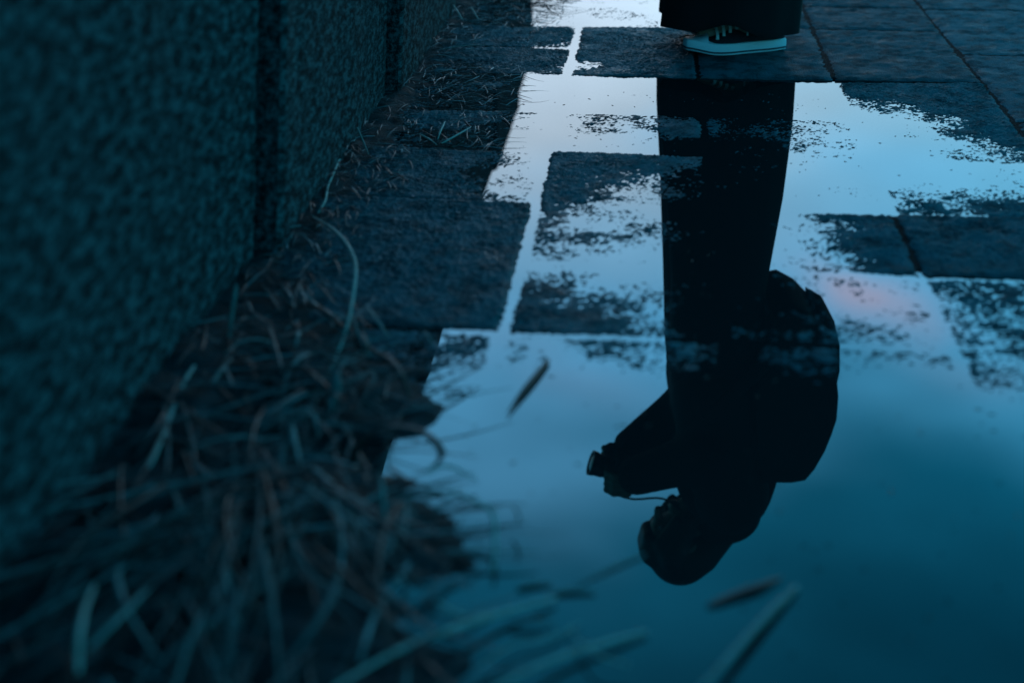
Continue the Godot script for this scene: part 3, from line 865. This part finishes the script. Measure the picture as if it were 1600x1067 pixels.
	part("pocket", loft(rings), M.bag_cloth, b)
	part("carry_loop", tube([Vector3(0.245, 1.19, zc - 0.03), Vector3(0.235, 1.225, zc), Vector3(0.245, 1.19, zc + 0.03)], 0.007, 0.5, 6, 1, 1), M.bag_cloth, b)
	for s in [-1.0, 1.0]:
		part("shoulder_strap", tube([Vector3(0.215, 1.17, zc + 0.06 * s), Vector3(0.17, 1.30, zc + 0.1 * s), Vector3(0.085, 1.362, zc + 0.118 * s), Vector3(0.0, 1.30, zc + 0.125 * s), Vector3(-0.055, 1.2, zc + 0.122 * s), Vector3(-0.06, 1.08, zc + 0.125 * s), Vector3(0.02, 0.93, zc + 0.19 * s), Vector3(0.16, 0.8, zc + 0.145 * s)], 0.02, 0.3, 8, 1, 1, Vector3(-0.4, 0.2, 1.0 * s)), M.bag_cloth, b)
	# camera in both hands
	var k := thing("camera", "small black camera held in both hands, mirrored at the left of the person's reflection", "camera", at + Basis(Vector3.UP, deg_to_rad(YAW)) * Vector3(-0.222, 1.235, zc))
	k.rotation = Vector3(0, deg_to_rad(YAW), deg_to_rad(18.0))
	var cb := []
	for w in [[-0.024, 0.92], [-0.021, 1.0], [0.021, 1.0], [0.024, 0.92]]:
		var row := []
		for p in [Vector2(-0.045, -0.066), Vector2(-0.04, -0.071), Vector2(0.03, -0.071), Vector2(0.036, -0.066), Vector2(0.04, -0.025), Vector2(0.058, -0.018), Vector2(0.058, 0.018), Vector2(0.04, 0.025), Vector2(0.036, 0.066), Vector2(0.03, 0.071), Vector2(-0.04, 0.071), Vector2(-0.045, 0.066)]:
			row.append(Vector3(w[0], p.x * w[1], p.y * w[1]))
		cb.append(row)
	part("camera_body", loft(cb), M.black_plastic, k)
	var lens_rings := []
	for w in [[-0.02, 0.031], [-0.05, 0.032], [-0.052, 0.034], [-0.075, 0.034], [-0.077, 0.036], [-0.092, 0.037], [-0.092, 0.031], [-0.082, 0.03]]:
		var row := []
		for i in 24: row.append(Vector3(w[0], -0.006 + w[1] * cos(TAU * i / 24), w[1] * sin(TAU * i / 24)))
		lens_rings.append(row)
	part("lens_barrel", loft(lens_rings), M.black_plastic, k)
	var gl := []
	for w in [[-0.083, 0.03], [-0.088, 0.024], [-0.091, 0.014], [-0.092, 0.004]]:
		var row := []
		for i in 20: row.append(Vector3(w[0], -0.006 + w[1] * cos(TAU * i / 20), w[1] * sin(TAU * i / 20)))
		gl.append(row)
	part("lens_glass", loft(gl), M.lens_glass, k)
	for s in [-1.0, 1.0]:
		part("strap", tube([Vector3(0.0, 0.034, 0.072 * s), Vector3(0.05, 0.03, 0.075 * s), Vector3(0.13, 0.0, 0.08 * s), Vector3(0.21, 0.03, 0.085 * s), Vector3(0.28, 0.08, 0.07 * s)], 0.006, 0.35, 6, 1, 1), M.black_plastic, k)

# ---------------------------------------------------------------- sky
const SKY := [[0.0, 2.3, 2.6, 3.0], [14.5, 2.0, 2.6, 3.2], [20.0, 1.15, 2.65, 4.1], [27.0, 0.8, 3.25, 5.7], [34.0, 0.06, 1.25, 2.3], [45.0, 0.01, 0.6, 1.15], [60.0, 0.005, 0.3, 0.6], [90.0, 0.004, 0.2, 0.4]]

func sky_color(deg: float) -> Vector3:
	var k := 0
	while k < SKY.size() - 2 and deg > SKY[k + 1][0]: k += 1
	var f := clampf((deg - SKY[k][0]) / (SKY[k + 1][0] - SKY[k][0]), 0.0, 1.0)
	f = lerpf(f, smoothstep(0.0, 1.0, f), 0.5)
	return Vector3(lerpf(SKY[k][1], SKY[k + 1][1], f), lerpf(SKY[k][2], SKY[k + 1][2], f), lerpf(SKY[k][3], SKY[k + 1][3], f))

func sky_material() -> PanoramaSkyMaterial:
	# afterglow over the path ahead, a slanting veil of cloud, a few pink wisps, deep blue overhead
	var w := 1024
	var h := 512
	var im := Image.create(w, h, false, Image.FORMAT_RGBF)
	var cn := FastNoiseLite.new()
	cn.seed = 11
	cn.frequency = 2.2
	cn.fractal_octaves = 4
	var wisps := [[9.3, 21.6, 2.5, 1.2, 1.1], [13.0, 23.6, 3.0, 1.1, 0.35], [-4.0, 25.5, 6.0, 1.2, 0.15], [30.0, 19.0, 9.0, 1.8, 0.7], [-38.0, 20.0, 11.0, 1.6, 0.7], [-70.0, 16.0, 10.0, 1.4, 0.4], [62.0, 23.0, 9.0, 1.5, 0.4]]
	for j in h:
		var el := (0.5 - (j + 0.5) / h) * PI
		for i in w:
			var az := wrapf((i + 0.5) / w * TAU, -PI, PI)
			var e := rad_to_deg(maxf(el, 0.0))
			var a := rad_to_deg(az)
			var d := Vector3(cos(el) * sin(az), sin(el), -cos(el) * cos(az))
			var n := cn.get_noise_3d(d.x, d.y * 2.5, d.z)
			var side := 0.5 + 0.5 * cos(az + deg_to_rad(6.0))
			var warm := exp(-pow((a + 6.0) / 30.0, 2.0))
			var tilt := 5.0 * smoothstep(-4.0, 16.0, a) * smoothstep(170.0, 60.0, a)
			var c := sky_color(clampf(e + tilt * smoothstep(12.0, 26.0, e) + n * 6.5, 0.0, 90.0))
			c = Vector3(c.x * lerpf(0.03, 1.0, warm), c.y * lerpf(0.16, 1.0, pow(side, 1.7)), c.z * lerpf(0.17, 1.0, pow(side, 1.7))) * (1.0 - 0.1 * smoothstep(0.0, 12.0, a) * smoothstep(40.0, 10.0, e)) * (1.0 + 0.22 * cn.get_noise_3d(d.x * 3.0 + 5.0, d.y * 7.0, d.z * 3.0))
			for q in wisps:
				var da: float = (a - q[0]) / q[2]
				var de: float = (e - q[1] - 0.25 * (a - q[0])) / q[3]
				var r2 := da * da + de * de
				if r2 < 9.0:
					var amt: float = q[4] * exp(-r2) * clampf(0.75 + 1.3 * cn.get_noise_3d(d.x * 4.0, d.y * 9.0, d.z * 4.0), 0.0, 1.0)
					c = c.lerp(Vector3(2.7, 2.75, 3.9) * lerpf(0.3, 1.0, side), amt)
			im.set_pixel(i, j, Color(c.x, c.y, c.z))
	var m := PanoramaSkyMaterial.new()
	m.panorama = ImageTexture.create_from_image(im)
	return m

func _ready() -> void:
	rng.seed = 77
	# camera: 50 mm, knee height, looking down at the puddle
	var cam := Camera3D.new()
	cam.name = "camera_view"
	add_child(cam)
	cam.position = Vector3(0, 0.816, 0)
	cam.rotation_degrees = Vector3(-24.5, YAW, 0)
	cam.near = 0.05
	cam.far = 400.0
	var at := CameraAttributesPhysical.new()
	at.frustum_focal_length = 50.0
	at.frustum_focus_distance = 3.15
	at.frustum_near = 0.05
	at.frustum_far = 400.0
	at.exposure_aperture = 2.2
	cam.attributes = at
	cam.fov = 27.0
	cam.current = true
	# dusk sky
	var env := Environment.new()
	env.background_mode = Environment.BG_SKY
	env.sky = Sky.new()
	env.sky.sky_material = sky_material()
	env.background_energy_multiplier = 1.0
	env.tonemap_mode = Environment.TONE_MAPPER_LINEAR
	env.tonemap_exposure = 1.0
	env.sdfgi_enabled = true
	env.ssao_enabled = true
	env.ssil_enabled = true
	var we := WorldEnvironment.new()
	we.name = "world_environment"
	we.environment = env
	add_child(we)
	var sun := DirectionalLight3D.new()
	sun.name = "sun"
	add_child(sun)
	sun.light_energy = 0.03
	sun.light_color = Color(1.0, 0.93, 0.88)
	sun.light_angular_distance = 4.0
	sun.shadow_enabled = true
	sun.rotation_degrees = Vector3(-5.0, 176.0, 0)
	# noises shared by the surfaces
	grain = FastNoiseLite.new()
	grain.seed = 3
	grain.frequency = 105.0
	grain.fractal_octaves = 2
	mid = FastNoiseLite.new()
	mid.seed = 5
	mid.frequency = 13.0
	mid.fractal_octaves = 3
	coarse = FastNoiseLite.new()
	coarse.seed = 9
	coarse.frequency = 4.0
	coarse.fractal_octaves = 2
	materials()
	paving()
	wall()
	soil()
	person()
	plants()
	litter()
	flecks()
